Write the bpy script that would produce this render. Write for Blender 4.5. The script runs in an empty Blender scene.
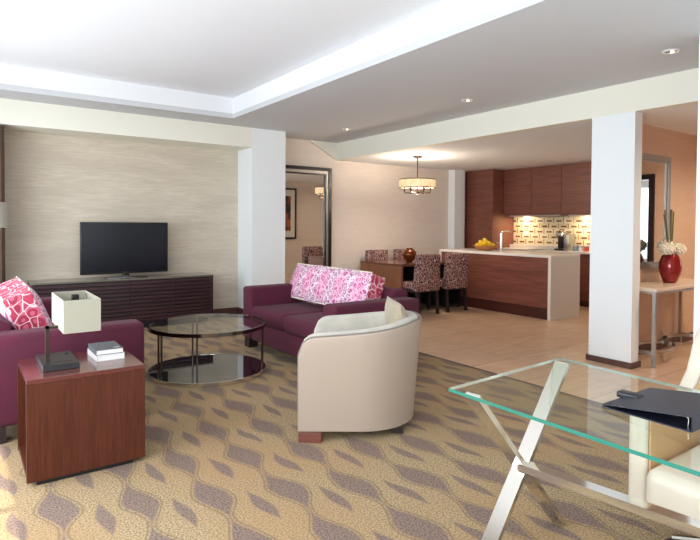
import bpy, bmesh, math, random
from mathutils import Vector, Matrix
random.seed(7)
S = bpy.context.scene
COL = S.collection
pi = math.pi

# ------------------------------------------------------------------ camera
cam_d = bpy.data.cameras.new('camera'); cam = bpy.data.objects.new('camera', cam_d); COL.objects.link(cam)
YAW, PITCH, ROLL, FPX, CY = 0.9497, -0.0221, 0.0065, 546.24, 236.69
f = Vector((math.cos(YAW)*math.cos(PITCH), math.sin(YAW)*math.cos(PITCH), math.sin(PITCH)))
r = Vector((math.sin(YAW), -math.cos(YAW), 0)); u = r.cross(f)
r2 = math.cos(ROLL)*r + math.sin(ROLL)*u; u2 = -math.sin(ROLL)*r + math.cos(ROLL)*u
M = Matrix((r2, u2, -f)).transposed().to_4x4(); M.translation = Vector((0, 0, 1.35))
cam.matrix_world = M
cam_d.sensor_fit = 'HORIZONTAL'; cam_d.sensor_width = 36
cam_d.lens = FPX/700*36
cam_d.shift_y = -(270-CY)/700
cam_d.clip_start = 0.05
S.camera = cam

# ------------------------------------------------------------------ world, sun, daylight, exposure
S.view_settings.view_transform = 'Standard'; S.view_settings.look = 'None'
S.view_settings.gamma = 1.0; S.view_settings.use_curve_mapping = False
S.view_settings.exposure = 0.0
W = bpy.data.worlds.new('world'); S.world = W; W.use_nodes = True
wn = W.node_tree.nodes; bg = wn['Background']
bg.inputs['Color'].default_value = (0.75, 0.87, 1.0, 1); bg.inputs['Strength'].default_value = 1.6
S.cycles.max_bounces = 8; S.cycles.diffuse_bounces = 5; S.cycles.glossy_bounces = 5
S.cycles.transmission_bounces = 8; S.cycles.caustics_reflective = False; S.cycles.caustics_refractive = False
S.cycles.sample_clamp_indirect = 4.0

def light(name, kind, loc, power, color=(1, 1, 1), size=None, direction=None, size_y=None, **kw):
    d = bpy.data.lights.new(name, kind); d.energy = power; d.color = color
    if kind == 'AREA':
        d.shape = 'RECTANGLE'; d.size = size; d.size_y = size_y or size
    elif kind == 'SUN': d.angle = size or 0.01
    else: d.shadow_soft_size = size or 0.03
    for k, v in kw.items(): setattr(d, k, v)
    o = bpy.data.objects.new(name, d); COL.objects.link(o); o.location = loc
    if direction is not None: o.rotation_euler = Vector(direction).to_track_quat('-Z', 'Y').to_euler()
    return o
light('sun', 'SUN', (-4, 2, 6), 5.0, (1, 0.93, 0.82), size=0.012, direction=(0.52, 0.09, -1))
DAY = (0.86, 0.93, 1.0)
for (y0, y1) in ((-0.9, 1.3), (1.7, 3.9), (4.3, 6.5)):
    light('window_daylight', 'AREA', (-0.88, (y0+y1)/2, 1.25), 96, DAY, size=y1-y0, size_y=2.1, direction=(1, 0, -0.22))
light('window_daylight', 'AREA', (1.7, -1.78, 1.3), 54, DAY, size=3.4, size_y=2.1, direction=(0, 1, 0.0))  # fill from an unseen near-wall window, added to light faces turned to it
light('bedroom_daylight', 'AREA', (11.9, 0.6, 1.6), 16, DAY, size=2.6, size_y=1.15, direction=(-1, 0, 0))

# ------------------------------------------------------------------ material helpers
def lin(c): 
    return tuple((v/255/12.92 if v/255 <= 0.04045 else ((v/255+0.055)/1.055)**2.4) for v in c) + (1,)
class Mt:
    def __init__(s, name, color=(200, 200, 200), rough=0.6, metal=0.0, **kw):
        m = bpy.data.materials.new(name); m.use_nodes = True; s.m = m; s.nt = m.node_tree
        s.b = s.nt.nodes['Principled BSDF']
        s.set('Base Color', lin(color)); s.set('Roughness', rough); s.set('Metallic', metal)
        for k, v in kw.items(): s.set(k.replace('_', ' '), v)
        s.tc = None
    def set(s, k, v):
        i = s.b.inputs[k]
        if isinstance(v, bpy.types.NodeSocket): s.nt.links.new(v, i)
        else: i.default_value = v
    def node(s, t, **inp):
        n = s.nt.nodes.new(t)
        for k, v in inp.items():
            i = n.inputs[int(k[1:])] if k[0] == 'i' and k[1:].isdigit() else n.inputs[k.replace('_', ' ')]
            if isinstance(v, bpy.types.NodeSocket): s.nt.links.new(v, i)
            else: i.default_value = v
        return n
    def co(s, scale=(1, 1, 1), rot=(0, 0, 0), loc=(0, 0, 0)):
        if not s.tc: s.tc = s.nt.nodes.new('ShaderNodeTexCoord')
        n = s.node('ShaderNodeMapping', Vector=s.tc.outputs['Object'], Scale=scale, Rotation=rot, Location=loc)
        return n.outputs[0]
    def xyz(s, v=None):
        n = s.node('ShaderNodeSeparateXYZ', i0=v or s.co()); return n.outputs[0], n.outputs[1], n.outputs[2]
    def comb(s, x, y, z=0.0): return s.node('ShaderNodeCombineXYZ', i0=x, i1=y, i2=z).outputs[0]
    def ma(s, op, a, b=0.0, c=0.0):
        n = s.nt.nodes.new('ShaderNodeMath'); n.operation = op
        for i, v in enumerate((a, b, c)):
            if isinstance(v, bpy.types.NodeSocket): s.nt.links.new(v, n.inputs[i])
            else: n.inputs[i].default_value = v
        return n.outputs[0]
    def noise(s, vec, scale=5.0, detail=3.0, rough=0.5, dist=0.0):
        return s.node('ShaderNodeTexNoise', Vector=vec, Scale=scale, Detail=detail, Roughness=rough, Distortion=dist).outputs[0]
    def step(s, v, a, b):
        n = s.node('ShaderNodeMapRange', i0=v, i1=a, i2=b, i3=0.0, i4=1.0); n.interpolation_type = 'SMOOTHSTEP'; return n.outputs[0]
    def mix(s, fac, a, b):
        n = s.nt.nodes.new('ShaderNodeMix'); n.data_type = 'RGBA'
        for i, v in ((0, fac), (6, a), (7, b)):
            if isinstance(v, bpy.types.NodeSocket): s.nt.links.new(v, n.inputs[i])
            else: n.inputs[i].default_value = lin(v) if isinstance(v, tuple) and len(v) == 3 else v
        return n.outputs[2]
    def bump(s, h, strength=0.3, dist=0.01):
        n = s.node('ShaderNodeBump', Strength=strength, Distance=dist, Height=h); s.set('Normal', n.outputs[0])

def plaster(name, c, rough=0.85):
    m = Mt(name, c, rough); m.bump(m.noise(m.co(), 60, 2), 0.05, 0.003); return m.m
def wood(name, c1, c2, axis, rough=0.35, scale=1.0, coat=0.0):
    m = Mt(name, c1, rough)
    sc = [28.0*scale]*3; sc['xyz'.index(axis)] = 1.1*scale
    n1 = m.noise(m.co(tuple(sc)), 2.2, 5, 0.6, 0.3)
    sc2 = [6.0*scale]*3; sc2['xyz'.index(axis)] = 0.5*scale
    n2 = m.noise(m.co(tuple(sc2)), 1.3, 3)
    fac = m.step(m.ma('ADD', m.ma('MULTIPLY', n1, 0.7), m.ma('MULTIPLY', n2, 0.3)), 0.33, 0.67)
    m.set('Base Color', m.mix(fac, c1, c2)); m.set('Coat Weight', coat); m.set('Coat Roughness', 0.15)
    m.bump(n1, 0.08, 0.002); return m.m
def fabric(name, c, rough=0.9, sheen=0.2, var=0.12, scale=300):
    m = Mt(name, c, rough)
    n = m.noise(m.co(), scale, 2); n2 = m.noise(m.co(), 6, 3)
    k = m.ma('ADD', m.ma('MULTIPLY', n, 0.5), m.ma('MULTIPLY', n2, 0.5))
    lo = tuple(v*(1-var) for v in c); hi = tuple(min(255, v*(1+var)) for v in c)
    m.set('Base Color', m.mix(m.step(k, 0.35, 0.65), lo, hi)); m.set('Sheen Weight', sheen)
    m.bump(n, 0.25, 0.002); return m.m

X = {}
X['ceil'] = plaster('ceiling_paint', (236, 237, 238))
X['ceil_low'] = plaster('shaded_ceiling_paint', (204, 205, 206))  # same paint as the coffer, its weaker light put into the colour
X['wall'] = plaster('white_wall_paint', (237, 241, 242))
X['cream'] = plaster('cream_wall_paint', (238, 235, 220))
# silk wallpaper behind the television: horizontal slubs
def wallpaper(name, c1, c2, c3, amt=1.0):
    m = Mt(name, c1, 0.75)
    n1 = m.noise(m.co((2.2, 2.2, 34)), 2.4, 5, 0.65, 0.4); n2 = m.noise(m.co((1, 1, 5)), 1.4, 4)
    a = m.mix(m.step(n1, 0.35, 0.65), c1, c2)
    m.set('Base Color', m.mix(m.ma('MULTIPLY', m.step(n2, 0.35, 0.7), 0.55*amt), a, c3))
    m.bump(n1, 0.08, 0.002); return m.m
X['silk'] = wallpaper('silk_wallpaper', (202, 189, 169), (217, 206, 187), (192, 179, 160))
X['dine'] = wallpaper('dining_wallpaper', (219, 206, 194), (226, 214, 202), (213, 200, 188), 0.6)
X['entry'] = wallpaper('entry_wallpaper', (216, 184, 158), (222, 192, 168), (210, 176, 150), 0.6)
X['skirt'] = wood('brown_skirting', (78, 50, 42), (98, 66, 56), 'x', 0.4)
X['cherry_h'] = wood('cherry_grain_along_y', (102, 58, 47), (138, 84, 68), 'y', 0.32)
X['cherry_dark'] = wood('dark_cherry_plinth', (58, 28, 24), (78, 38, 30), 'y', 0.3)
X['cherry_v'] = wood('cherry_upright_grain', (68, 31, 19), (86, 44, 28), 'z', 0.42, 2.4, 0.0)
X['cherry_v'].node_tree.nodes['Principled BSDF'].inputs['Specular IOR Level'].default_value = 0.2
X['cherry_t'] = wood('cherry_top_grain', (82, 36, 32), (98, 46, 38), 'y', 0.18, 1.2, 0.5)
X['table_w'] = wood('table_brown_wood', (128, 80, 54), (150, 98, 68), 'z', 0.35)
X['table_t'] = wood('table_top_wood', (106, 62, 44), (128, 80, 58), 'x', 0.2, 1, 0.3)
X['legwood'] = wood('dark_leg_wood', (36, 26, 26), (50, 38, 36), 'z', 0.4)
X['blockwood'] = wood('reddish_block_foot', (96, 50, 40), (116, 66, 52), 'y', 0.4)
X['wenge'] = wood('wenge_wood', (50, 27, 31), (72, 42, 46), 'x', 0.35)
X['sofa'] = fabric('plum_upholstery', (78, 13, 40), 0.85, 0.03, 0.1)
X['linen'] = fabric('grey_linen', (178, 172, 160), 0.95, 0.2, 0.07)
X['taupe'] = fabric('taupe_cushion_cloth', (160, 146, 122), 0.9, 0.2, 0.08)
X['piping'] = Mt('grey_piping', (120, 112, 104), 0.8).m
X['leather'] = Mt('cream_leather', (161, 143, 127), 0.42).m
def _():
    m = Mt('white_leather', (208, 198, 180), 0.38); m.bump(m.noise(m.co(), 90, 2), 0.06, 0.002); return m.m
X['wleather'] = _()
X['wleather_shade'] = Mt('white_leather_tan_shade', (196, 156, 112), 0.5).m  # inner arm faces of the white leather, shade put into the tan
X['chrome'] = Mt('polished_steel', (225, 222, 215), 0.1, 1.0).m
X['steel'] = Mt('brushed_steel', (178, 176, 172), 0.32, 1.0).m
X['darkchrome'] = Mt('dark_chrome', (120, 112, 106), 0.14, 1.0).m
X['bronze'] = Mt('dark_bronze', (66, 52, 44), 0.35, 0.8).m
X['black'] = Mt('black_plastic', (22, 22, 24), 0.35).m
X['blackgloss'] = Mt('black_mirror_glass', (14, 12, 14), 0.03, 0.0, Specular_IOR_Level=1.0, IOR=1.9).m
X['screen'] = Mt('television_screen', (18, 18, 25), 0.22, 0.0, Specular_IOR_Level=0.25).m
X['topglass'] = Mt('smoky_console_top', (118, 110, 96), 0.12, 0.0, Specular_IOR_Level=0.9).m
X['mirror'] = Mt('mirror_silvering', (236, 236, 234), 0.01, 1.0).m
X['silverframe'] = Mt('silver_leaf_frame', (168, 164, 158), 0.42, 0.8).m
X['blackframe'] = Mt('black_lacquer_frame', (34, 24, 26), 0.3).m
X['quartz'] = Mt('white_quartz', (236, 228, 218), 0.25).m
X['quartz_end'] = Mt('beige_quartz', (214, 208, 200), 0.35).m
X['white'] = Mt('white_plastic', (236, 236, 234), 0.4).m
X['paper'] = Mt('page_paper', (228, 226, 220), 0.9).m
X['greybook'] = Mt('grey_book_cloth', (92, 94, 98), 0.5).m
X['whitebook'] = Mt('white_book_cover', (216, 214, 210), 0.45).m
X['marble'] = Mt('cream_marble', (222, 204, 184), 0.22).m
X['redglass'] = Mt('red_lacquer_glaze', (140, 14, 28), 0.08, 0.35, Coat_Weight=0.8).m
X['lemon'] = Mt('lemon_peel', (240, 200, 40), 0.45).m
X['wicker'] = Mt('wicker', (176, 120, 66), 0.7).m
X['bronzepot'] = Mt('amber_bronze_glaze', (112, 58, 28), 0.15, 0.6).m
X['stem'] = Mt('reed_green', (112, 108, 70), 0.7).m
X['bloom'] = fabric('white_petals', (240, 234, 214), 0.9, 0.1, 0.05, 60)
X['navy'] = Mt('navy_leatherette', (26, 30, 44), 0.42).m
X['ceramicblue'] = Mt('blue_grey_tin', (110, 130, 150), 0.4).m
X['redtin'] = Mt('red_tin', (176, 60, 44), 0.4).m
X['curtain'] = fabric('brown_curtain_cloth', (84, 62, 46), 0.95, 0.1)
X['sheer'] = fabric('pale_sheer_cloth', (214, 214, 210), 0.95, 0.1)
X['sidewood'] = X['cherry_v']
def glassmat(name, c, rough=0.0, ior=1.45):
    m = Mt(name, c, rough, 0.0, Transmission_Weight=1.0, IOR=ior); return m.m
X['tealedge'] = glassmat('green_glass_edge', (90, 190, 165), 0.05)
def thin_glass(name, tint, fres=0.9):
    m = bpy.data.materials.new(name); m.use_nodes = True; nt = m.node_tree; nt.nodes.clear()
    o = nt.nodes.new('ShaderNodeOutputMaterial'); mx = nt.nodes.new('ShaderNodeMixShader')
    t = nt.nodes.new('ShaderNodeBsdfTransparent'); t.inputs[0].default_value = lin(tint)
    g = nt.nodes.new('ShaderNodeBsdfGlossy'); g.inputs['Roughness'].default_value = 0.01
    fr = nt.nodes.new('ShaderNodeFresnel'); fr.inputs[0].default_value = 1.55
    mu = nt.nodes.new('ShaderNodeMath'); mu.operation = 'MULTIPLY'; mu.inputs[1].default_value = fres
    ge = nt.nodes.new('ShaderNodeNewGeometry'); iv = nt.nodes.new('ShaderNodeMath'); iv.operation = 'SUBTRACT'; iv.inputs[0].default_value = 1.0
    nt.links.new(ge.outputs['Backfacing'], iv.inputs[1]); m2 = nt.nodes.new('ShaderNodeMath'); m2.operation = 'MULTIPLY'
    nt.links.new(fr.outputs[0], mu.inputs[0]); nt.links.new(mu.outputs[0], m2.inputs[0]); nt.links.new(iv.outputs[0], m2.inputs[1]); nt.links.new(m2.outputs[0], mx.inputs[0])
    nt.links.new(t.outputs[0], mx.inputs[1]); nt.links.new(g.outputs[0], mx.inputs[2]); nt.links.new(mx.outputs[0], o.inputs[0])
    return m
X['glass'] = thin_glass('clear_table_glass', (250, 254, 251))
X['edge'] = Mt('green_polished_glass_rim', (40, 116, 100), 0.15, 0.0).m
X['edge_pale'] = Mt('pale_polished_glass_rim', (176, 196, 190), 0.1, 0.0, Transmission_Weight=0.6).m
def emis(name, c, strength, base=None):
    m = Mt(name, base or c, 0.7); m.set('Emission Color', lin(c)); m.set('Emission Strength', strength); return m.m
X['bulb'] = emis('lit_bulb', (255, 226, 180), 6.0)
X['daywin'] = emis('bright_window_view', (232, 242, 255), 2.2)
def _():
    m = Mt('mica_lamp_shade', (214, 190, 150), 0.6)
    n = m.noise(m.co(), 14, 4, 0.6)
    m.set('Emission Color', m.mix(m.step(n, 0.35, 0.65), (255, 196, 128), (255, 232, 190))); m.set('Emission Strength', 0.62); return m.m
X['mica'] = _()
X['shade'] = Mt('cream_lamp_shade', (158, 154, 137), 0.85, Transmission_Weight=0.0).m
X['shade'].node_tree.nodes['Principled BSDF'].inputs['Subsurface Weight'].default_value = 0.0

def _():   # wavy carpet: rows along y with bulging lenses, small ones in between
    m = Mt('wave_carpet', (190, 165, 110), 0.95)
    warp = m.noise(m.co(), 2.3, 2)
    x, y, z = m.xyz()
    xs = m.ma('ADD', x, m.ma('MULTIPLY', m.ma('SUBTRACT', warp, 0.5), 0.11))
    ph = m.ma('MULTIPLY', y, 2*pi/0.49)
    def row(off, half, amp, phase):
        a = m.ma('ADD', m.ma('DIVIDE', m.ma('SUBTRACT', xs, off), 0.325), 0.5)
        k = m.ma('FLOOR', a)
        d = m.ma('MULTIPLY', m.ma('ABSOLUTE', m.ma('SUBTRACT', m.ma('SUBTRACT', a, k), 0.5)), 0.325)
        p = m.ma('ADD', ph, m.ma('ADD', m.ma('MULTIPLY', k, 1.9), phase))
        wv = m.ma('COSINE', p)
        # centre line sways a little as well
        sway = m.ma('MULTIPLY', m.ma('SINE', p), 0.012)
        sgn = m.ma('SUBTRACT', m.ma('SUBTRACT', a, k), 0.5)
        d = m.ma('ABSOLUTE', m.ma('ADD', m.ma('MULTIPLY', sgn, 0.325), sway))
        w = m.ma('ADD', half, m.ma('MULTIPLY', wv, amp))
        return m.ma('SUBTRACT', w, d)           # >0 inside
    n = m.noise(m.co(), 110, 3, 0.8)
    jit = m.ma('MULTIPLY', m.ma('SUBTRACT', n, 0.5), 0.035)
    big = m.ma('ADD', row(1.34, 0.040, 0.036, 0.35), jit)
    sm = m.ma('ADD', row(1.50, 0.012, 0.022, 3.1), jit)
    ins = m.ma('MAXIMUM', m.step(big, -0.005, 0.008), m.step(sm, -0.005, 0.008))
    edge = m.ma('SUBTRACT', 1.0, m.step(m.ma('ABSOLUTE', m.ma('ADD', big, 0.012)), 0.001, 0.009))
    n2 = m.noise(m.co(), 1.1, 2)
    gold = m.mix(m.step(n, 0.38, 0.62), (114, 94, 66), (188, 163, 124))
    gold = m.mix(m.ma('MULTIPLY', m.step(n2, 0.4, 0.65), 0.4), gold, (164, 124, 82))
    mauve = m.mix(m.step(n, 0.38, 0.62), (84, 67, 61), (142, 119, 109))
    c = m.mix(m.ma('MULTIPLY', ins, 0.9), gold, mauve)
    c = m.mix(m.ma('MULTIPLY', edge, 0.55), c, (96, 76, 56))
    m.set('Base Color', c); m.bump(n, 0.5, 0.006); return m.m
X['carpet'] = _()
def _():   # 60 cm porcelain tiles
    m = Mt('beige_floor_tiles', (176, 140, 112), 0.3)
    x, y, z = m.xyz()
    def cell(v, off):
        a = m.ma('DIVIDE', m.ma('SUBTRACT', v, off), 0.6); fl = m.ma('FLOOR', a)
        d = m.ma('ABSOLUTE', m.ma('SUBTRACT', m.ma('SUBTRACT', a, fl), 0.5)); return fl, m.step(d, 0.4925, 0.4965)
    fx, gx = cell(x, 3.96); fy, gy = cell(y, 3.55)
    wnz = m.node('ShaderNodeTexWhiteNoise', Vector=m.comb(fx, fy)).outputs[0]
    n = m.noise(m.co((1.0, 5.0, 1.0)), 3.0, 4)
    base = m.mix(m.step(n, 0.3, 0.7), (206, 170, 140), (222, 190, 160))
    base = m.mix(m.ma('MULTIPLY', wnz, 0.35), base, (196, 156, 124))
    m.set('Base Color', m.mix(m.ma('MULTIPLY', m.ma('MAXIMUM', gx, gy), 0.75), base, (108, 84, 68))); return m.m
X['tiles'] = _()
def _():   # mosaic splashback in the y-z plane
    m = Mt('mosaic_backsplash', (210, 190, 150), 0.25)
    x, y, z = m.xyz()
    rz = m.ma('DIVIDE', z, 0.10); k = m.ma('FLOOR', rz); fz = m.ma('SUBTRACT', rz, k)
    ry = m.ma('ADD', m.ma('DIVIDE', y, 0.20), m.ma('MULTIPLY', m.ma('MODULO', k, 2.0), 0.5)); j = m.ma('FLOOR', ry); fy = m.ma('SUBTRACT', ry, j)
    wnz = m.node('ShaderNodeTexWhiteNoise', Vector=m.comb(j, k)).outputs[0]
    c = m.mix(wnz, (214, 196, 158), (240, 228, 200))
    st = m.ma('MULTIPLY', m.step(fz, 0.22, 0.26), m.ma('SUBTRACT', 1.0, m.step(fz, 0.54, 0.58)))
    st = m.ma('MULTIPLY', st, m.ma('MULTIPLY', m.step(fy, 0.22, 0.26), m.ma('SUBTRACT', 1.0, m.step(fy, 0.76, 0.80))))
    c = m.mix(st, c, m.mix(wnz, (104, 66, 44), (150, 110, 76)))
    col2 = m.ma('SUBTRACT', 1.0, m.step(fy, 0.10, 0.14))
    c = m.mix(col2, c, m.mix(wnz, (150, 104, 66), (196, 160, 108)))
    g = m.ma('MAXIMUM', m.step(m.ma('ABSOLUTE', m.ma('SUBTRACT', fz, 0.5)), 0.45, 0.48), m.step(m.ma('ABSOLUTE', m.ma('SUBTRACT', fy, 0.5)), 0.47, 0.49))
    m.set('Base Color', m.mix(g, c, (226, 214, 186))); return m.m
X['mosaic'] = _()
def scroll(name, scale, bgc, cols, thr=(0.06, 0.11), rot=0):   # curling leaf print
    m = Mt(name, bgc, 0.85)
    d = m.node('ShaderNodeTexNoise', Vector=m.co(), Scale=scale*0.5, Detail=1.0).outputs['Color']
    vs = m.nt.nodes.new('ShaderNodeVectorMath'); vs.operation = 'SCALE'; m.nt.links.new(d, vs.inputs[0]); vs.inputs['Scale'].default_value = 1.2/scale
    v = m.node('ShaderNodeVectorMath', i0=m.co(), i1=vs.outputs[0])
    vo = m.nt.nodes.new('ShaderNodeTexVoronoi'); vo.feature = 'DISTANCE_TO_EDGE'; vo.inputs['Scale'].default_value = scale
    m.nt.links.new(v.outputs[0], vo.inputs['Vector'])
    vc = m.nt.nodes.new('ShaderNodeTexVoronoi'); vc.inputs['Scale'].default_value = scale; m.nt.links.new(v.outputs[0], vc.inputs['Vector'])
    ring = m.ma('SINE', m.ma('MULTIPLY', vc.outputs['Distance'], 13.0))
    inner = m.mix(m.step(ring, -0.2, 0.3), cols[0], cols[1])
    sep = m.node('ShaderNodeSeparateXYZ', i0=vc.outputs['Color']).outputs[0]
    inner = m.mix(m.step(sep, 0.45, 0.55), inner, cols[2])
    m.set('Base Color', m.mix(m.step(vo.outputs['Distance'], thr[0], thr[1]), bgc, inner))
    m.bump(m.noise(m.co(), 300, 2), 0.15, 0.002); return m.m
def _():   # pillow: pink medallions among white and rose scrolls, length along y
    m = Mt('pink_medallion_cloth', (240, 225, 235), 0.85)
    x, y, z = m.xyz()
    d = m.node('ShaderNodeTexNoise', Vector=m.co(), Scale=9.0, Detail=2.0)
    dx = m.ma('MULTIPLY', m.ma('SUBTRACT', d.outputs[0], 0.5), 0.10)
    a = m.ma('ADD', m.ma('DIVIDE', y, 0.30), 0.5); fy = m.ma('SUBTRACT', m.ma('SUBTRACT', a, m.ma('FLOOR', a)), 0.5)
    dy_ = m.ma('MULTIPLY', fy, 0.30)
    rr = m.ma('ADD', m.ma('SQRT', m.ma('ADD', m.ma('MULTIPLY', m.ma('MULTIPLY', dy_, dy_), 2.2), m.ma('MULTIPLY', z, m.ma('MULTIPLY', z, 0.6)))), dx)
    vo = m.nt.nodes.new('ShaderNodeTexVoronoi'); vo.feature = 'DISTANCE_TO_EDGE'; vo.inputs['Scale'].default_value = 15
    vv = m.node('ShaderNodeVectorMath', i0=m.co(), i1=m.node('ShaderNodeVectorMath', i0=d.outputs['Color'], i1=(0, 0, 0)).outputs[0])
    vs = m.nt.nodes.new('ShaderNodeVectorMath'); vs.operation = 'SCALE'; m.nt.links.new(d.outputs['Color'], vs.inputs[0]); vs.inputs['Scale'].default_value = 0.09
    va = m.node('ShaderNodeVectorMath', i0=m.co(), i1=vs.outputs[0]); m.nt.links.new(va.outputs[0], vo.inputs['Vector'])
    vc = m.nt.nodes.new('ShaderNodeTexVoronoi'); vc.inputs['Scale'].default_value = 15; m.nt.links.new(va.outputs[0], vc.inputs['Vector'])
    ring = m.ma('SINE', m.ma('MULTIPLY', vc.outputs['Distance'], 24.0))
    core = m.ma('SUBTRACT', 1.0, m.step(rr, 0.06, 0.22))
    dark = m.mix(core, (160, 96, 126), (196, 86, 138)); light_ = m.mix(core, (236, 216, 226), (238, 184, 208))
    c = m.mix(m.step(ring, -0.6, -0.2), light_, dark)
    c = m.mix(m.step(vo.outputs['Distance'], 0.05, 0.09), light_, c)
    m.set('Base Color', c); return m.m
X['pillow'] = _()
X['pillowred'] = scroll('crimson_paisley_cloth', 13, (216, 188, 190), [(150, 38, 64), (192, 86, 106), (170, 52, 78)], (0.02, 0.045))
X['chairprint'] = scroll('burgundy_leaf_print', 20, (200, 184, 176), [(104, 52, 52), (84, 40, 44), (120, 66, 62)], (0.03, 0.055))
def _():
    m = Mt('abstract_print', (90, 70, 60), 0.6); n = m.noise(m.co((2, 1, 3)), 2.0, 3)
    m.set('Base Color', m.mix(m.step(n, 0.4, 0.6), (52, 36, 44), (170, 96, 52))); return m.m
X['art'] = _()

# ------------------------------------------------------------------ mesh helpers
class MB:
    def __init__(s): s.bm = bmesh.new()
    def box(s, a, b, bevel=0.0, seg=2, mi=0):
        x0, x1 = sorted((a[0], b[0])); y0, y1 = sorted((a[1], b[1])); z0, z1 = sorted((a[2], b[2]))
        t = bmesh.new()
        v = [t.verts.new(p) for p in ((x0, y0, z0), (x1, y0, z0), (x1, y1, z0), (x0, y1, z0), (x0, y0, z1), (x1, y0, z1), (x1, y1, z1), (x0, y1, z1))]
        for q in ((3, 2, 1, 0), (4, 5, 6, 7), (0, 1, 5, 4), (1, 2, 6, 5), (2, 3, 7, 6), (3, 0, 4, 7)): t.faces.new([v[i] for i in q])
        if bevel > 0: bmesh.ops.bevel(t, geom=t.edges[:], offset=min(bevel, 0.49*min(x1-x0, y1-y0, z1-z0)), segments=seg, affect='EDGES', profile=0.5)
        s.merge(t, mi); return s
    def merge(s, t, mi=0):
        me = bpy.data.meshes.new('t'); 
        for f_ in t.faces: f_.material_index = mi
        t.to_mesh(me); t.free(); s.bm.from_mesh(me); bpy.data.meshes.remove(me)
    def prism(s, poly, z0, z1, axis='z', bevel=0.0, mi=0, seg=2):
        t = bmesh.new()
        def P(a, b, h): return {'z': (a, b, h), 'y': (a, h, b), 'x': (h, a, b)}[axis]
        lo = [t.verts.new(P(a, b, z0)) for a, b in poly]; hi = [t.verts.new(P(a, b, z1)) for a, b in poly]
        n = len(poly); t.faces.new(lo[::-1]); t.faces.new(hi)
        for i in range(n): t.faces.new((lo[i], lo[(i+1) % n], hi[(i+1) % n], hi[i]))
        bmesh.ops.recalc_face_normals(t, faces=t.faces[:])
        if bevel: bmesh.ops.bevel(t, geom=t.edges[:], offset=bevel, segments=seg, affect='EDGES', profile=0.5)
        s.merge(t, mi); return s
    def lathe(s, prof, c=(0, 0, 0), n=48, mi=0):
        t = bmesh.new(); rings = []
        for (rr, z) in prof:
            if rr < 1e-6: rings.append([t.verts.new((c[0], c[1], c[2]+z))])
            else: rings.append([t.verts.new((c[0]+rr*math.cos(2*pi*i/n), c[1]+rr*math.sin(2*pi*i/n), c[2]+z)) for i in range(n)])
        for A, B in zip(rings, rings[1:]):
            for i in range(n):
                j = (i+1) % n
                if len(A) == 1 and len(B) == 1: continue
                if len(A) == 1: t.faces.new((A[0], B[i], B[j]))
                elif len(B) == 1: t.faces.new((A[i], A[j], B[0]))
                else: t.faces.new((A[i], A[j], B[j], B[i]))
        bmesh.ops.recalc_face_normals(t, faces=t.faces[:]); s.merge(t, mi); return s
    def tube(s, pts, rad, n=10, closed=False, mi=0, sq=None):
        t = bmesh.new(); P = [Vector(p) for p in pts]; m = len(P); rings = []
        up = None
        for i in range(m):
            a = P[(i-1) % m] if (closed or i > 0) else P[i]; b = P[(i+1) % m] if (closed or i < m-1) else P[i]
            d = (b-a).normalized()
            if up is None:
                up = Vector((0, 0, 1)) if abs(d.z) < 0.9 else Vector((1, 0, 0))
            sd = d.cross(up).normalized(); up2 = sd.cross(d).normalized(); up = up2
            if sq:
                rings.append([t.verts.new(P[i]+sd*sx*sq[0]/2+up2*sy*sq[1]/2) for sx, sy in ((-1, -1), (1, -1), (1, 1), (-1, 1))])
            else:
                rings.append([t.verts.new(P[i]+(sd*math.cos(2*pi*k/n)+up2*math.sin(2*pi*k/n))*rad) for k in range(n)])
        nn = len(rings[0])
        for i in range(m if closed else m-1):
            A, B = rings[i], rings[(i+1) % m]
            for k in range(nn): t.faces.new((A[k], A[(k+1) % nn], B[(k+1) % nn], B[k]))
        if not closed: t.faces.new(rings[0][::-1]); t.faces.new(rings[-1])
        bmesh.ops.recalc_face_normals(t, faces=t.faces[:]); s.merge(t, mi); return s
    def ball(s, c, rx, ry=None, rz=None, seg=20, mi=0):
        t = bmesh.new(); bmesh.ops.create_uvsphere(t, u_segments=seg, v_segments=seg//2, radius=1)
        for v in t.verts: v.co = Vector((c[0]+v.co.x*rx, c[1]+v.co.y*(ry or rx), c[2]+v.co.z*(rz or rx)))
        s.merge(t, mi); return s
    def grid(s, fn, nu, nv, mi=0, closed_u=False):
        t = bmesh.new(); V = [[t.verts.new(fn(i/nu, j/nv)) for j in range(nv+1)] for i in range(nu if closed_u else nu+1)]
        for i in range(nu):
            A, B = V[i], V[(i+1) % len(V)]
            for j in range(nv): t.faces.new((A[j], B[j], B[j+1], A[j+1]))
        s.merge(t, mi); return s
    def xf(s, mat): bmesh.ops.transform(s.bm, matrix=mat, verts=s.bm.verts[:]); return s
    def build(s, name, mats, parent=None, smooth=35, loc=None, normals=False):
        if not isinstance(mats, (list, tuple)): mats = [mats]
        if normals: bmesh.ops.recalc_face_normals(s.bm, faces=s.bm.faces[:])
        me = bpy.data.meshes.new(name)
        if smooth:
            for f_ in s.bm.faces: f_.smooth = True
            for e in s.bm.edges:
                e.smooth = e.calc_face_angle(0.0) < math.radians(smooth) if len(e.link_faces) == 2 else True
        s.bm.to_mesh(me); s.bm.free()
        for m in mats: me.materials.append(m)
        o = bpy.data.objects.new(name, me); COL.objects.link(o)
        if parent: o.parent = parent
        if loc: o.location = loc
        return o
def thing(name, label, cat, loc=(0, 0, 0), rz=0, group=None):
    o = bpy.data.objects.new(name, None); COL.objects.link(o); o.empty_display_size = 0.1
    o.location = loc; o.rotation_euler = (0, 0, rz); return tag(o, label, cat, group)
def tag(o, label, cat, group=None, kind=None):
    o['label'] = label; o['category'] = cat
    if group: o['group'] = group
    if kind: o['kind'] = kind
    return o
def struct(o): o['kind'] = 'structure'; return o
def sbox(name, a, b, mat, bevel=0): return struct(MB().box(a, b, bevel).build(name, mat, smooth=0))
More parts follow.
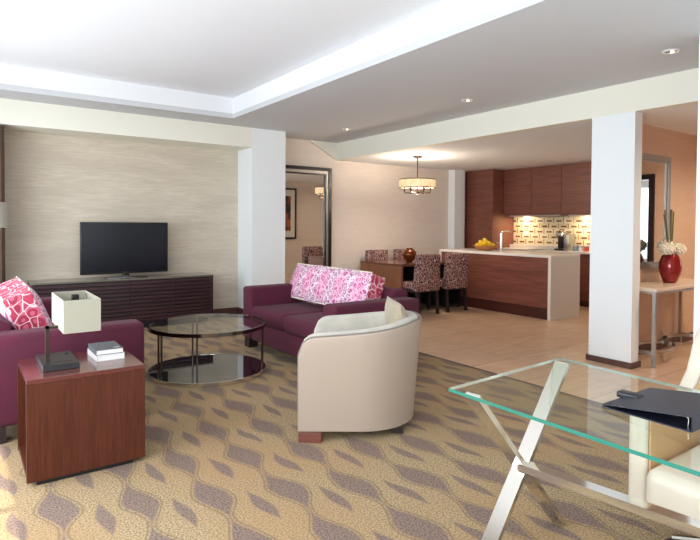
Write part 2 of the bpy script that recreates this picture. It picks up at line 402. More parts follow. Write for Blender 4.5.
def copy_tree(o, label=None, loc=None, rz=None, parent=None):
    c = o.copy(); COL.objects.link(c); c.parent = parent
    if label: c['label'] = label
    if loc is not None: c.location = loc
    if rz is not None: c.rotation_euler = (0, 0, rz)
    for ch in list(o.children): copy_tree(ch, parent=c)
    return c

# ------------------------------------------------------------------ room shell
HB, HC, HCC = 2.433, 2.716, 2.975
XC, YP, YB = 5.171, 7.155, 7.655
sbox('floor_carpet', (-0.9, -1.8, -0.05), (3.96, 7.655, 0.0), X['carpet'])
sbox('floor', (3.96, -1.8, -0.05), (12.2, 7.655, -0.001), X['tiles'])
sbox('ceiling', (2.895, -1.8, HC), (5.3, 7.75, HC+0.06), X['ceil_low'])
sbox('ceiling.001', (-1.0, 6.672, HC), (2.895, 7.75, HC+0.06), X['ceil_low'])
sbox('ceiling_coffer', (-1.0, -1.9, HCC), (3.0, 6.75, HCC+0.06), X['ceil'])
sbox('ceiling_coffer_edge', (2.895, -1.8, HC+0.06), (2.98, 6.75, HCC), X['ceil'])
sbox('ceiling_coffer_edge.001', (-1.0, 6.672, HC+0.06), (2.895, 6.75, HCC), X['ceil'])
sbox('ceiling_dining', (5.308, 3.0, HB), (9.3, 7.75, HB+0.06), X['ceil'])
sbox('ceiling_entry', (5.308, -0.2, HB), (8.6, 3.0, HB+0.06), X['ceil'])
# beam with chamfered far end
poly = [(1.6, HB), (7.655, HB), (7.655, HC), (1.6, HC)]
struct(MB().prism([(a, b) for a, b in poly], XC, 5.308, axis='x').build('ceiling_beam', X['cream'], smooth=0))
struct(MB().prism([(4.62, HC), (5.172, HB), (5.172, HC)], 7.60, 7.655, axis='y').build('ceiling_haunch', X['cream'], smooth=0))
# bulkhead over the television niche, pier, niche back
sbox('wall_niche_bulkhead', (-0.9, YP, HB+0.004), (3.40, 7.643, HC), X['cream'])
sbox('wall_pier', (3.40, YP, 0), (3.936, YB, HC), X['wall'])
sbox('wall_far', (-0.9, 7.643, 0), (3.40, 7.75, HC), X['silk'])
sbox('wall_dining', (3.40, YB, 0), (9.2, 7.75, HC), X['dine'])
sbox('wall_pilaster', (7.86, 7.485, 0), (8.14, YB, HB), X['wall'])
sbox('wall_kitchen', (8.93, 3.066, 0), (9.2, YB, HB), X['wall'])
# column and the wall between kitchen and entry
sbox('column', (XC, 2.636, 0), (5.308, 3.066, HB), X['wall'])
sbox('wall_entry', (5.308, 2.915, 0), (8.6, 3.066, HB), X['entry'])
sbox('wall_kitchen_side', (5.308, 3.066, 0), (8.93, 3.09, HB), X['dine'])
# near right pier
sbox('wall_right', (4.3, -1.8, 0), (XC, 1.747, HC), X['wall'])
sbox('wall_entry_near', (XC, -0.2, 0), (8.6, -0.1, HB), X['entry'])
# wall with bedroom door
sbox('wall_entry_end', (8.6, 1.74, 0), (8.75, 3.066, HB), X['entry'])
sbox('wall_entry_end.001', (8.6, -0.2, 0), (8.75, 0.7, HB), X['entry'])
sbox('wall_entry_end.002', (8.6, 0.7, 2.15), (8.75, 1.74, HB), X['entry'])
m = MB().box((8.57, 1.66, 0), (8.78, 1.74, 2.15)).box((8.57, 0.70, 0), (8.78, 0.78, 2.15)).box((8.57, 0.78, 2.07), (8.78, 1.66, 2.15))
struct(m.build('door_1', X['blackframe'], smooth=0))
# bedroom beyond
sbox('wall_bedroom', (12.0, -1.6, 0), (12.1, 3.4, 0.6), X['wall'])
sbox('wall_bedroom.001', (12.0, -1.6, 2.2), (12.1, 3.4, HB), X['wall'])
sbox('wall_bedroom.002', (8.75, 3.1, 0), (12.1, 3.2, HB), X['wall'])
sbox('wall_bedroom.003', (8.75, -1.6, 0), (12.1, -1.5, HB), X['wall'])
sbox('ceiling_bedroom', (8.6, -1.6, HB), (12.1, 3.2, HB+0.06), X['ceil'])
m = MB()
for yy in (-1.5, 0.0, 1.5, 3.0): m.box((11.98, yy, 0.6), (12.03, yy+0.06, 2.2))
m.box((11.98, -1.5, 0.6), (12.03, 3.1, 0.66)).box((11.98, -1.5, 2.14), (12.03, 3.1, 2.2)).box((11.98, -1.5, 1.1), (12.03, 3.1, 1.15))
struct(m.build('window_4', X['white'], smooth=0))
# left wall with three tall windows and near wall with one added for fill light
LX = -0.9
def window_wall(name, n0, segs, a0, a1, plane, axis, top=2.35, bot=0.15, hh=HCC):
    def B(nm, p0, p1, z0, z1, mat):
        if axis == 'y': return sbox(nm, (plane-0.12, p0, z0), (plane, p1, z1), mat)
        return sbox(nm, (p0, plane-0.12, z0), (p1, plane, z1), mat)
    cur = a0
    for (s0, s1) in segs:
        B(name, cur, s0, 0, hh, X['wall']); B(name, s0, s1, 0, bot, X['wall']); B(name, s0, s1, top, hh, X['wall']); cur = s1
    B(name, cur, a1, 0, hh, X['wall'])
    for k, (s0, s1) in enumerate(segs):
        m = MB()
        def F(p0, p1, z0, z1):
            if axis == 'y': m.box((plane-0.09, p0, z0), (plane-0.04, p1, z1))
            else: m.box((p0, plane-0.09, z0), (p1, plane-0.04, z1))
        F(s0, s0+0.05, bot, top); F(s1-0.05, s1, bot, top); F(s0, s1, bot, bot+0.05); F(s0, s1, top-0.05, top); F((s0+s1)/2-0.025, (s0+s1)/2+0.025, bot, top)
        struct(m.build('window_%d' % (n0+k), X['bronze'], smooth=0))
window_wall('wall_left', 1, ((-0.9, 1.3), (1.7, 3.9), (4.3, 6.5)), -1.9, 7.75, LX, 'y')
window_wall('wall_near', 5, ((0.0, 3.4),), -0.9, 5.2, -1.8, 'x')
# skirtings
def skirt(name, a, b): sbox(name, a, b, X['skirt'])
skirt('baseboard_far', (-0.9, 7.628, 0), (3.40, 7.643, 0.10))
skirt('baseboard_pier_left', (3.385, YP-0.015, 0), (3.40, 7.628, 0.10))
skirt('baseboard_pier_front', (3.385, YP-0.015, 0), (3.951, YP, 0.10))
skirt('baseboard_pier_right', (3.936, YP, 0), (3.951, YB-0.015, 0.10))
skirt('baseboard_dining', (3.951, YB-0.015, 0), (7.86, YB, 0.10))
m = MB().box((XC-0.018, 2.618, 0), (XC, 3.084, 0.055)).box((XC, 2.618, 0), (5.326, 2.636, 0.055)).box((XC, 3.066, 0), (5.326, 3.09, 0.055))
struct(m.build('baseboard_column', X['skirt'], smooth=0))
skirt('baseboard_entry', (5.326, 2.90, 0), (8.57, 2.915, 0.09))
skirt('baseboard_right', (4.285, -1.7, 0), (4.3, 1.762, 0.09))
m = MB().box((3.952, -1.8, -0.002), (3.968, 7.1, 0.003))
struct(m.build('trim_1', X['bronze'], smooth=0))

# curtain at the far left corner
def cur(u_, v_):
    y_ = 7.18+0.36*u_; 
    return (0.395+0.022*math.sin(u_*2*pi*5)-0.0*v_, y_, 0.02+v_*2.40)
m = MB().grid(cur, 60, 2)
m.grid(lambda a, b: (-0.1+0.5*a, 7.19+0.03*math.sin(a*2*pi*7), 0.02+b*2.40), 80, 2)
o = m.build('curtain', X['curtain'], smooth=180)
sol = o.modifiers.new('thick', 'SOLIDIFY'); sol.thickness = 0.012
tag(o, 'brown floor length curtain gathered at the far left end of the television wall', 'curtain')

# ------------------------------------------------------------------ recessed downlights
def downlight(x, y, z, label, power=0):
    t = thing('ceiling_downlight', label, 'ceiling light', (x, y, z), 0, 'recessed ceiling spotlights')
    MB().lathe([(0.062, -0.0005), (0.062, -0.006), (0.05, -0.009), (0.046, -0.006), (0.046, -0.0005), (0.062, -0.0005)]).build('trim_ring', X['white'], t)
    MB().lathe([(0.046, -0.003), (0.03, -0.0015), (0, -0.0015)]).build('reflector', X['darkchrome'], t)
    MB().ball((0.012, -0.004, -0.006), 0.014, 0.014, 0.006).build('bulb', X['bulb'], t)
    if power:
        light('downlight_beam', 'SPOT', (x, y, z-0.03), power, (1, 0.82, 0.62), size=0.03, direction=(0, 0, -1), spot_size=2.9, spot_blend=1.0)
downlight(4.513, 2.033, HC, 'round recessed spotlight in the lower ceiling band at upper right, nearest one')
downlight(4.513, 4.131, HC, 'round recessed spotlight in the middle of the lower ceiling band')
downlight(4.513, 6.417, HC, 'small recessed spotlight in the ceiling above the beam end, farthest of the three')
downlight(6.1, 1.7, HB, 'recessed spotlight in the entry ceiling before the console table', 92)
downlight(7.6, 1.9, HB, 'added unseen spotlight in the entry ceiling near the bedroom door', 60)  # extra lamp added to even out the light on the entry wall
downlight(7.6, 4.2, HB, 'recessed spotlight in the kitchen ceiling behind the column', 30)

# ------------------------------------------------------------------ media console and television
CX0, CX1, CY0, CY1 = 0.664, 2.842, 7.205, 7.628
t = thing('media_console', 'long low dark wenge cabinet with slatted doors under the television', 'cabinet', ((CX0+CX1)/2, (CY0+CY1)/2, 0))
w, d = (CX1-CX0)/2, (CY1-CY0)/2
MB().box((-w, -d+0.02, 0.13), (w, d, 0.63), 0.002).box((-w, -d, 0.10), (-w+0.03, -d+0.02, 0.63)).box((w-0.03, -d, 0.10), (w, -d+0.02, 0.63)).box((-w, -d, 0.10), (w, d, 0.13)).build('body', X['wenge'], t, smooth=0)
MB().box((-w+0.06, -d+0.05, 0.0), (w-0.06, d-0.04, 0.10)).build('plinth', X['black'], t, smooth=0)
MB().box((-w-0.004, -d-0.006, 0.63), (w+0.004, d, 0.652), 0.003).build('top', X['topglass'], t, smooth=0)
dw = (2*w-0.06)/4
for k in range(4):
    x0 = -w+0.03+k*dw+0.002; x1 = x0+dw-0.004
    m = MB().box((x0, -d+0.008, 0.135), (x1, -d+0.02, 0.625), mi=1)
    for j in range(10):
        z = 0.14+j*0.0487
        m.box((x0, -d-0.012, z), (x1, -d+0.008, z+0.031), 0.003, 1)
    m.build('door', [X['wenge'], X['black']], t, smooth=0)
t = thing('television', 'flat black television standing on the dark slatted cabinet', 'television', (1.735, 7.36, 0.652))
MB().box((-0.532, -0.015, 0.055), (0.532, 0.03, 0.71), 0.006).box((-0.3, 0.03, 0.15), (0.3, 0.06, 0.55), 0.01).build('casing', X['black'], t)
MB().box((-0.517, -0.0165, 0.085), (0.517, -0.0145, 0.697)).build('screen', X['screen'], t, smooth=0)
MB().box((-0.05, -0.0175, 0.064), (0.05, -0.015, 0.072)).build('logo_strip', X['darkchrome'], t, smooth=0)
MB().box((-0.04, -0.005, 0.012), (0.04, 0.02, 0.06)).prism([(-0.25, -0.09), (0.25, -0.09), (0.23, 0.11), (-0.23, 0.11)], 0.0, 0.014, bevel=0.003).build('stand', X['blackgloss'], t)

# ------------------------------------------------------------------ sofas
def make_sofa(L, D, label, loc, rz):
    """front faces -x, length along y, origin at the middle of the length, floor, front edge x=0"""
    t = thing('sofa', label, 'sofa', loc, rz, 'plum two seat sofas')
    h = L/2; aw = 0.21
    for s in (-1, 1):
        y0, y1 = (h-aw, h) if s > 0 else (-h, -h+aw)
        MB().box((0.0, y0, 0.10), (D-0.02, y1, 0.665), 0.035, 4).build('armrest', X['sofa'], t)
    # back
    m = MB().prism([(D-0.30, 0.10), (D-0.02, 0.10), (D, 0.70), (D-0.04, 0.735), (D-0.14, 0.735), (D-0.2, 0.70)], -h+aw-0.02, h-aw+0.02, axis='y', bevel=0.02, seg=3)
    m.build('backrest', X['sofa'], t)
    MB().box((0.015, -h+aw-0.01, 0.10), (D-0.2, h-aw+0.01, 0.30), 0.015, 2).build('base', X['sofa'], t)
    cw = (2*h-2*aw)/2
    for k in range(2):
        y0 = -h+aw+k*cw
        m = MB().box((-0.005, y0+0.003, 0.302), (D-0.24, y0+cw-0.003, 0.465), 0.045, 5)
        for v in m.bm.verts:
            if v.co.z > 0.39:
                a = (v.co.x)/(D-0.24)*2-1; b = (v.co.y-y0)/cw*2-1
                v.co.z += 0.022*(1-a*a)*(1-b*b)
        m.build('seat_cushion', X['sofa'], t)
    for (sx, sy) in ((0, -1), (0, 1), (1, -1), (1, 1)):
        x0 = 0.02 if sx == 0 else D-0.16; y0 = (h-0.14) if sy > 0 else -h+0.02
        MB().prism([(x0, 0.0), (x0+0.10, 0.0), (x0+0.12, 0.10), (x0, 0.10)], y0, y0+0.12, axis='y').build('leg', X['legwood'], t, smooth=0)
    return t
SF = make_sofa(1.84, 0.98, 'plum fabric two seat sofa behind the cream barrel chair', (2.545, 4.68, 0), 0)
copy_tree(SF, 'plum fabric sofa at the left edge behind the side table and lamp', (1.045, 4.81, 0), pi)

def box_pillow(label, loc, rot, L=1.28, H=0.40, T=0.17, group='long patterned sofa pillows'):
    t = thing('bolster_pillow', label, 'pillow', loc, 0, group); t.rotation_euler = rot
    m = MB(); 
    bm = bmesh.new(); bmesh.ops.create_cube(bm, size=1)
    bmesh.ops.subdivide_edges(bm, edges=bm.edges[:], cuts=11, use_grid_fill=True)
    for v in bm.verts:
        a, b, c = v.co.x*2, v.co.y*2, v.co.z*2
        x = a*T/2; y = b*L/2; z = c*H/2
        if abs(a) > 0.99: x += math.copysign(0.045*(1-b**6)*(1-c**4), a)
        if abs(b) > 0.99: y += math.copysign(0.02*(1-c**2), b)
        z += 0.012*math.sin(b*9+a)*(1-b*b)*c
        if abs(b) > 0.99 and abs(c) > 0.99: z *= 0.97; y *= 0.985
        v.co = (x, y, z)
    for f_ in bm.faces: f_.smooth = True
    me = bpy.data.meshes.new('cover'); bm.normal_update()
    for f_ in bm.faces: f_.material_index = 0 if abs(f_.normal.x) > 0.6 else 1
    bm.to_mesh(me); bm.free(); me.materials.append(X['pillow']); me.materials.append(X['pillowred'])
    o = bpy.data.objects.new('cover', me); COL.objects.link(o); o.parent = t
    for s in (-1, 1):
        pts = [(s*T/2, -L/2, -H/2), (s*T/2, L/2, -H/2), (s*T/2, L/2, H/2), (s*T/2, -L/2, H/2)]
        MB().tube([Vector(p)*0.985 for p in pts], 0.006, 6, closed=True).build('piping', X['bloom'], t)
    return t
box_pillow('long pink medallion pillow leaning along the sofa behind the barrel chair', (3.20, 4.80, 0.68), (0, math.radians(22), 0), 1.42)
box_pillow('long pink pillow with crimson paisley end on the left edge sofa', (0.38, 4.75, 0.683), (0, math.radians(-22), 0), 1.1)

# ------------------------------------------------------------------ barrel chair
t = thing('barrel_armchair', 'cream leather barrel armchair with grey linen inside and taupe cushion', 'armchair', (2.265, 3.0, 0), math.atan2(0.64, -0.77)-pi/2)
def U(a):     # a in 0..1 around from right arm tip, round the back, to left arm tip; local forward +y
    R_ = 0.387; st = 0.385; arc = pi*R_; tot = 2*st+arc; s_ = a*tot
    if s_ < st: return (R_, st-s_, 1, 0)
    if s_ < st+arc:
        th = (s_-st)/R_; return (R_*math.cos(th), -R_*math.sin(th), math.cos(th), -math.sin(th))
    return (-R_, s_-st-arc, -1, 0)
def rim(a):   # rim height
    k = min(a, 1-a)*2
    z = 0.655+0.085*min(1, k/0.8)**1.3
    e = min(a, 1-a)*1.90      # metres from arm tip
    if e < 0.10: z -= 0.10*(1-math.sqrt(max(0, 1-(1-e/0.10)**2)))
    return z
NU = 72
def outer(off):
    def g(a, v):
        x, y, nx, ny = U(a); zt = rim(a)-0.012; z = 0.055+(zt-0.055)*v
        k = math.sin(pi*min(1, max(0, a)))
        flare = (0.0-0.055*(1-z/0.74)*k)
        return (x+nx*(off+flare), y+ny*(off+flare), z)
    return g
def ring_shell(o_off, i_off, z0, zf, name, mat, parent):
    m = MB(); t_ = bmesh.new(); rows = []
    for i in range(NU+1):
        a = i/NU; x, y, nx, ny = U(a); zt = rim(a)+zf; k = math.sin(pi*a)
        col = []
        def P(off, z): 
            fl = -0.055*(1-z/0.74)*k
            return t_.verts.new((x+nx*(off+fl), y+ny*(off+fl), z))
        for q in range(9): col.append(P(o_off, z0+(zt-0.02-z0)*q/8))
        w_ = o_off-i_off
        for q in range(1, 8):
            th = pi*q/8; col.append(P((o_off+i_off)/2+w_/2*math.cos(th), zt-0.02+0.02*math.sin(th)))
        for q in range(9): col.append(P(i_off, zt-0.02-(zt-0.02-z0)*q/8))
        rows.append(col)
    for A, B in zip(rows, rows[1:]):
        for j in range(len(A)): t_.faces.new((A[j], B[j], B[(j+1) % len(A)], A[(j+1) % len(A)]))
    t_.faces.new(rows[0]); t_.faces.new(rows[-1][::-1])
    bmesh.ops.recalc_face_normals(t_, faces=t_.faces[:]); m.merge(t_)
    return m.build(name, mat, parent, smooth=50)
ring_shell(0.012, -0.012, 0.055, -0.012, 'outer_shell', X['leather'], t)
ring_shell(-0.012, -0.095, 0.10, 0.0, 'inner_backrest', X['linen'], t)
def pip(off, dz):
    pts = []
    for i in range(NU+1):
        a = i/NU; x, y, nx, ny = U(a); z = rim(a)+dz; k = math.sin(pi*a); fl = -0.055*(1-z/0.74)*k
        pts.append((x+nx*(off+fl), y+ny*(off+fl), z))
    x, y, nx, ny = U(0); a_ = [(x+nx*off, y+0.002, z) for z in (0.06, 0.3, 0.5, rim(0.0)-0.03)]
    x, y, nx, ny = U(1); b_ = [(x+nx*off, y+0.002, z) for z in (rim(0.0)-0.03, 0.5, 0.3, 0.06)]
    return a_+pts+b_
MB().tube(pip(0.006, -0.012), 0.005, 6).build('piping', X['piping'], t)
# front arm caps and seat
m = MB().box((-0.28, -0.15, 0.10), (0.28, 0.345, 0.30), 0.02, 2); m.lathe([(0, 0.10), (0.27, 0.10), (0.27, 0.30), (0, 0.30)], (0, -0.04, 0)); m.build('seat_base', X['linen'], t)
m = MB().box((-0.275, -0.12, 0.30), (0.275, 0.37, 0.43), 0.04, 4); m.lathe([(0, 0.31), (0.26, 0.31), (0.27, 0.37), (0.25, 0.425), (0, 0.435)], (0, -0.03, 0)); m.build('seat_cushion', X['linen'], t)
for sx in (-1, 1):
    MB().box((sx*0.387-0.05, 0.235, 0.0), (sx*0.387+0.008, 0.378, 0.055), 0.002, 1).build('leg', X['blockwood'], t, smooth=0)
    MB().box((sx*0.20-0.035, -0.27, 0.0), (sx*0.20+0.035, -0.20, 0.06), 0.002, 1).build('leg', X['legwood'], t, smooth=0)
def pillow(w_, h_, t_, name, mat, parent=None):
    m = MB()
    for s in (-1, 1):
        def g(a, b, s=s):
            p, q = a*2-1, b*2-1
            th = t_/2*((1-abs(p)**2.6)*(1-abs(q)**2.6))**0.55
            pin = 1-0.05*(1-abs(q)**2)*abs(p)**3; pin2 = 1-0.05*(1-abs(p)**2)*abs(q)**3
            return (p*w_/2*pin, s*th, q*h_/2*pin2)
        m.grid(g, 18, 18)
    bmesh.ops.remove_doubles(m.bm, verts=m.bm.verts[:], dist=0.0005)
    return m.build(name, mat, parent, smooth=70, normals=True)
tp = thing('scatter_cushion', 'small taupe cushion standing in the back of the cream barrel chair', 'cushion', (2.47, 2.875, 0.645))
tp.rotation_euler = (math.radians(-10), math.radians(0), math.radians(62))
pillow(0.42, 0.38, 0.14, 'cover', X['taupe'], tp)

# ------------------------------------------------------------------ round coffee table
t = thing('coffee_table', 'round two tier glass coffee table with chrome rims and black mirrored lower shelf', 'coffee table', (1.845, 4.80, 0))
R_ = 0.522
MB().lathe([(0, 0.432), (R_-0.012, 0.432), (R_-0.012, 0.442), (0, 0.442)], n=96).build('glass_top', X['glass'], t)
MB().lathe([(R_, 0.412), (R_, 0.444), (R_-0.012, 0.444), (R_-0.012, 0.412), (R_, 0.412)], n=96).build('top_rim', X['darkchrome'], t)
MB().lathe([(0, 0.020), (R_-0.012, 0.020), (R_-0.012, 0.034), (0, 0.034)], n=96).build('lower_shelf', X['blackgloss'], t)
MB().lathe([(R_, 0.0), (R_, 0.036), (R_-0.012, 0.036), (R_-0.012, 0.0), (R_, 0.0)], n=96).build('lower_rim', X['chrome'], t)
for ang in (196, 327, 84):
    a = math.radians(ang); ux, uy = math.cos(a), math.sin(a); rr = R_-0.03
    m = MB()
    for s in (-1, 1):
        px, py = ux*rr-uy*s*0.022, uy*rr+ux*s*0.022
        m.tube([(px, py, 0.034), (px, py, 0.42)], 0.009, 12)
    m.build('leg', X['darkchrome'], t)

# ------------------------------------------------------------------ side table with lamp and books
t = thing('side_table', 'square cherry wood side table open on the left with a recessed black base', 'side table', (0.56, 3.44, 0))
a, b, th = 0.291, 0.262, 0.024
MB().box((-a, -b, 0.023), (a, -b+th, 0.525)).build('front_panel', X['cherry_v'], t, smooth=0)
MB().box((-a, b-th, 0.023), (a, b, 0.525)).build('back_panel', X['cherry_v'], t, smooth=0)
MB().box((a-th, -b+th, 0.023), (a, b-th, 0.525)).build('side_panel', X['cherry_v'], t, smooth=0)
MB().box((-a+0.004, -b+th, 0.023), (a-th, b-th, 0.05)).build('bottom_panel', X['cherry_v'], t, smooth=0)
MB().box((-a, -b, 0.525), (a, b, 0.55), 0.002, 1).build('tabletop', X['cherry_t'], t, smooth=0)
MB().box((-a+0.045, -b+0.012, 0.0), (a-0.065, b-0.03, 0.023)).build('plinth', X['black'], t, smooth=0)
t = thing('table_lamp', 'table lamp with rectangular cream shade and black notched base on the side table', 'lamp', (0.447, 3.47, 0.55))
MB().box((-0.09, -0.165, 0.0), (0.09, 0.165, 0.026), 0.002, 1).build('base', X['black'], t, smooth=0)
MB().box((-0.088, -0.163, 0.026), (0.088, 0.163, 0.032)).box((-0.0, -0.09, 0.032), (0.01, 0.05, 0.0325)).build('base_plate', X['black'], t, smooth=0)
MB().box((-0.03, -0.10, 0.032), (0.06, 0.02, 0.0335)).build('cable_tray', X['black'], t, smooth=0)
MB().lathe([(0, 0.032), (0.009, 0.032), (0.009, 0.04), (0, 0.04)], (0.06, 0.09, 0)).build('switch', X['black'], t)
MB().box((-0.062, -0.045, 0.03), (-0.044, -0.005, 0.222)).box((-0.062, -0.045, 0.210), (0.085, -0.005, 0.222)).box((0.075, -0.035, 0.213), (0.09, -0.02, 0.385)).build('post', X['bronze'], t, smooth=0)
MB().ball((0.082, -0.027, 0.30), 0.025, 0.025, 0.04).build('bulb', X['white'], t)
s0x, s1x, s0y, s1y, z0, z1 = 0.0, 0.184, -0.235, 0.215, 0.208, 0.385
m = MB(); tk = 0.004; tp_ = 0.006
def fr(x, y, z): return (x, y, z)
for (p, q) in (((s0x, s0y), (s1x, s0y+tk)), ((s0x, s1y-tk), (s1x, s1y)), ((s0x, s0y+tk), (s0x+tk, s1y-tk)), ((s1x-tk, s0y+tk), (s1x, s1y-tk))):
    m.box((p[0], p[1], z0), (q[0], q[1], z1))
m.build('lamp_shade', X['shade'], t, smooth=0)
cx_, cy_ = (s0x+s1x)/2, (s0y+s1y)/2
MB().tube([(s0x+0.01, s0y+0.06, z1-0.012), (s0x+0.03, cy_, z1-0.03), (cx_, cy_, z1-0.028), (s1x-0.03, cy_, z1-0.03), (s1x-0.01, s1y-0.06, z1-0.012)], 0.003, 6).tube([(s0x+0.01, s1y-0.06, z1-0.012), (s0x+0.03, cy_, z1-0.03)], 0.003, 6).tube([(s1x-0.01, s0y+0.06, z1-0.012), (s1x-0.03, cy_, z1-0.03)], 0.003, 6).build('shade_carrier', X['black'], t)
MB().box((cx_-0.018, cy_-0.018, z1-0.05), (cx_+0.018, cy_+0.018, z1+0.005), 0.003, 1).build('finial', X['black'], t, smooth=0)
def book(w_, d_, h_, cover, label, loc, rz):
    t = thing('book', label, 'book', loc, rz, 'books on the side table')
    MB().box((-w_/2+0.004, -d_/2+0.004, 0.003), (w_/2-0.001, d_/2-0.004, h_-0.003)).build('pages', X['paper'], t, smooth=0)
    MB().box((-w_/2, -d_/2, 0), (w_/2, d_/2, 0.003)).box((-w_/2, -d_/2, h_-0.003), (w_/2, d_/2, h_)).box((-w_/2, -d_/2, 0.003), (-w_/2+0.003, d_/2, h_-0.003)).build('cover', cover, t, smooth=0)
    return t
book(0.155, 0.235, 0.034, X['whitebook'], 'thick white book lying under the grey book on the side table', (0.712, 3.51, 0.55), 0.03)
bk = book(0.15, 0.228, 0.03, X['greybook'], 'grey covered book on top of the white book on the side table', (0.710, 3.512, 0.584), 0.0)
MB().box((0.03, -0.085, 0.03), (0.06, -0.07, 0.0306)).build('cover_label', X['paper'], bk, smooth=0)

# floor lamp at the far left edge
t = thing('floor_lamp', 'floor lamp with cream drum shade at the left edge of the photo', 'lamp', (0.18, 6.2, 0))
MB().lathe([(0, 0), (0.14, 0), (0.14, 0.015), (0.03, 0.025), (0, 0.025)]).build('base', X['bronze'], t)
MB().tube([(0, 0, 0.02), (0, 0, 1.50)], 0.011, 12).build('pole', X['bronze'], t)
MB().lathe([(0.205, 1.30), (0.195, 1.54), (0.192, 1.54), (0.202, 1.30), (0.205, 1.30)]).build('lamp_shade', X['linen'], t)
MB().tube([(-0.19, 0, 1.50), (0.19, 0, 1.50)], 0.003, 6).tube([(0, -0.19, 1.50), (0, 0.19, 1.50)], 0.003, 6).build('shade_carrier', X['bronze'], t)

# ------------------------------------------------------------------ dining area
def wall_mirror(name, label, x0, x1, z0, z1, yw, bands, loc_y_dir=-1):
    t = thing(name, label, 'mirror', ((x0+x1)/2, yw, z0)); w_ = (x1-x0)/2; h_ = z1-z0; off = 0
    for (bw, dep, mat, nm) in bands:
        m = MB(); a = w_-off; lo = off; hi = h_-off
        m.box((-a, -dep, lo), (-a+bw, -0.001, hi)).box((a-bw, -dep, lo), (a, -0.001, hi)).box((-a+bw, -dep, lo), (a-bw, -0.001, lo+bw)).box((-a+bw, -dep, hi-bw), (a-bw, -0.001, hi))
        m.build(nm, mat, t, smooth=0); off += bw
    MB().box((-w_+off, -0.012, off), (w_-off, -0.002, h_-off)).build('mirror_glass', X['mirror'], t, smooth=0)
    return t
wall_mirror('wall_mirror', 'tall black framed mirror on the dining wall beside the white pier', 3.99, 5.055, 0.02, 2.285, YB-0.016,
            [(0.055, 0.045, X['blackframe'], 'outer_frame'), (0.045, 0.03, X['silverframe'], 'inner_frame'), (0.025, 0.036, X['blackframe'], 'frame_bead')])
wall_mirror('wall_mirror', 'silver framed mirror above the console table in the entry', 5.72, 6.45, 0.90, 2.115, 2.915,
            [(0.05, 0.035, X['silverframe'], 'outer_frame'), (0.02, 0.02, X['silverframe'], 'inner_frame')])
t = thing('framed_picture', 'dark framed abstract print seen reflected in the tall dining mirror', 'picture', (6.62, 3.092, 0.98))
m = MB(); 
for (p, q) in (((-0.38, 0.0, 0.0), (-0.34, 0.03, 1.28)), ((0.34, 0.0, 0.0), (0.38, 0.03, 1.28)), ((-0.34, 0.0, 0.0), (0.34, 0.03, 0.04)), ((-0.34, 0, 1.24), (0.34, 0.03, 1.28))): m.box(p, q)
m.build('frame', X['blackframe'], t, smooth=0)
MB().box((-0.34, 0.002, 0.04), (0.34, 0.012, 1.24)).build('mount', X['paper'], t, smooth=0)
MB().box((-0.22, 0.012, 0.2), (0.22, 0.014, 1.08)).build('print', X['art'], t, smooth=0)

TX0, TX1, TY0, TY1 = 5.45, 6.76, 6.27, 7.31
t = thing('dining_table', 'brown wood dining table with panel ends and black open shelves', 'table', ((TX0+TX1)/2, (TY0+TY1)/2, 0))
w, d = (TX1-TX0)/2, (TY1-TY0)/2
MB().box((-w, -d, 0.715), (w, d, 0.75), 0.002, 1).build('tabletop', X['table_t'], t, smooth=0)
for s in (-1, 1):
    x0, x1 = (-w, -w+0.035) if s < 0 else (w-0.035, w)
    MB().box((x0, -d, 0.0), (x1, d, 0.715)).build('end_panel', X['table_w'] if s < 0 else X['legwood'], t, smooth=0)
    xi = -w+0.30 if s < 0 else w-0.30
    m = MB().box((xi-0.012, -d+0.02, 0.02), (xi+0.012, d-0.02, 0.715))
    xa, xb = sorted((xi, x1 if s < 0 else x0))
    m.box((xa, -d+0.02, 0.02), (xb, d-0.02, 0.05)).box((xa, -d+0.02, 0.48), (xb, d-0.02, 0.50)).box((xa, -0.01, 0.05), (xb, 0.01, 0.715))
    m.build('shelf', X['black'], t, smooth=0)
o = MB().lathe([(0, 0), (0.045, 0), (0.05, 0.012), (0.095, 0.06), (0.115, 0.11), (0.108, 0.155), (0.078, 0.195), (0.05, 0.21), (0.052, 0.222), (0.046, 0.228), (0.036, 0.21), (0, 0.2)]).build('pot', X['bronzepot'], loc=(5.95, 6.65, 0.75))
tag(o, 'round bronze brown pot standing on the dining table', 'pot')

def make_chair(label, loc, rz):
    """faces +y, origin on the floor under the middle of the seat"""
    t = thing('dining_chair', label, 'chair', loc, rz, 'leaf print dining chairs')
    hw = 0.23
    m = MB(); 
    def bk(a, b):  return None
    t_ = bmesh.new(); prof = []
    # back slab, slightly reclined and crowned
    nu, nv = 12, 14
    for side in (0, 1):
        pass
    m.prism([(-0.25, 0.36), (-0.13, 0.36), (-0.165, 0.90), (-0.18, 0.915), (-0.245, 0.915), (-0.275, 0.90)], -hw, hw, axis='x', bevel=0.018, seg=3)
    for v in m.bm.verts:
        v.co.x *= 1.0-0.06*max(0, (v.co.z-0.5))/0.4
        v.co.y -= 0.02*(1-(v.co.x/hw)**2)
    m.build('backrest', X['chairprint'], t)
    MB().box((-hw, -0.20, 0.38), (hw, 0.235, 0.49), 0.03, 3).build('seat', X['chairprint'], t)
    MB().box((-hw+0.02, -0.2, 0.34), (hw-0.02, 0.21, 0.385)).build('seat_rail', X['legwood'], t, smooth=0)
    for sx in (-1, 1):
        MB().tube([(sx*0.20, 0.19, 0.36), (sx*0.20, 0.19, 0.0)], 0, sq=(0.04, 0.04)).build('leg', X['legwood'], t, smooth=0)
        MB().tube([(sx*0.20, -0.20, 0.37), (sx*0.20, -0.235, 0.0)], 0, sq=(0.04, 0.04)).build('leg', X['legwood'], t, smooth=0)
    return t
c0 = make_chair('leaf print dining chair with its back to us, left of the near pair', (5.72, 6.20, 0), 0)
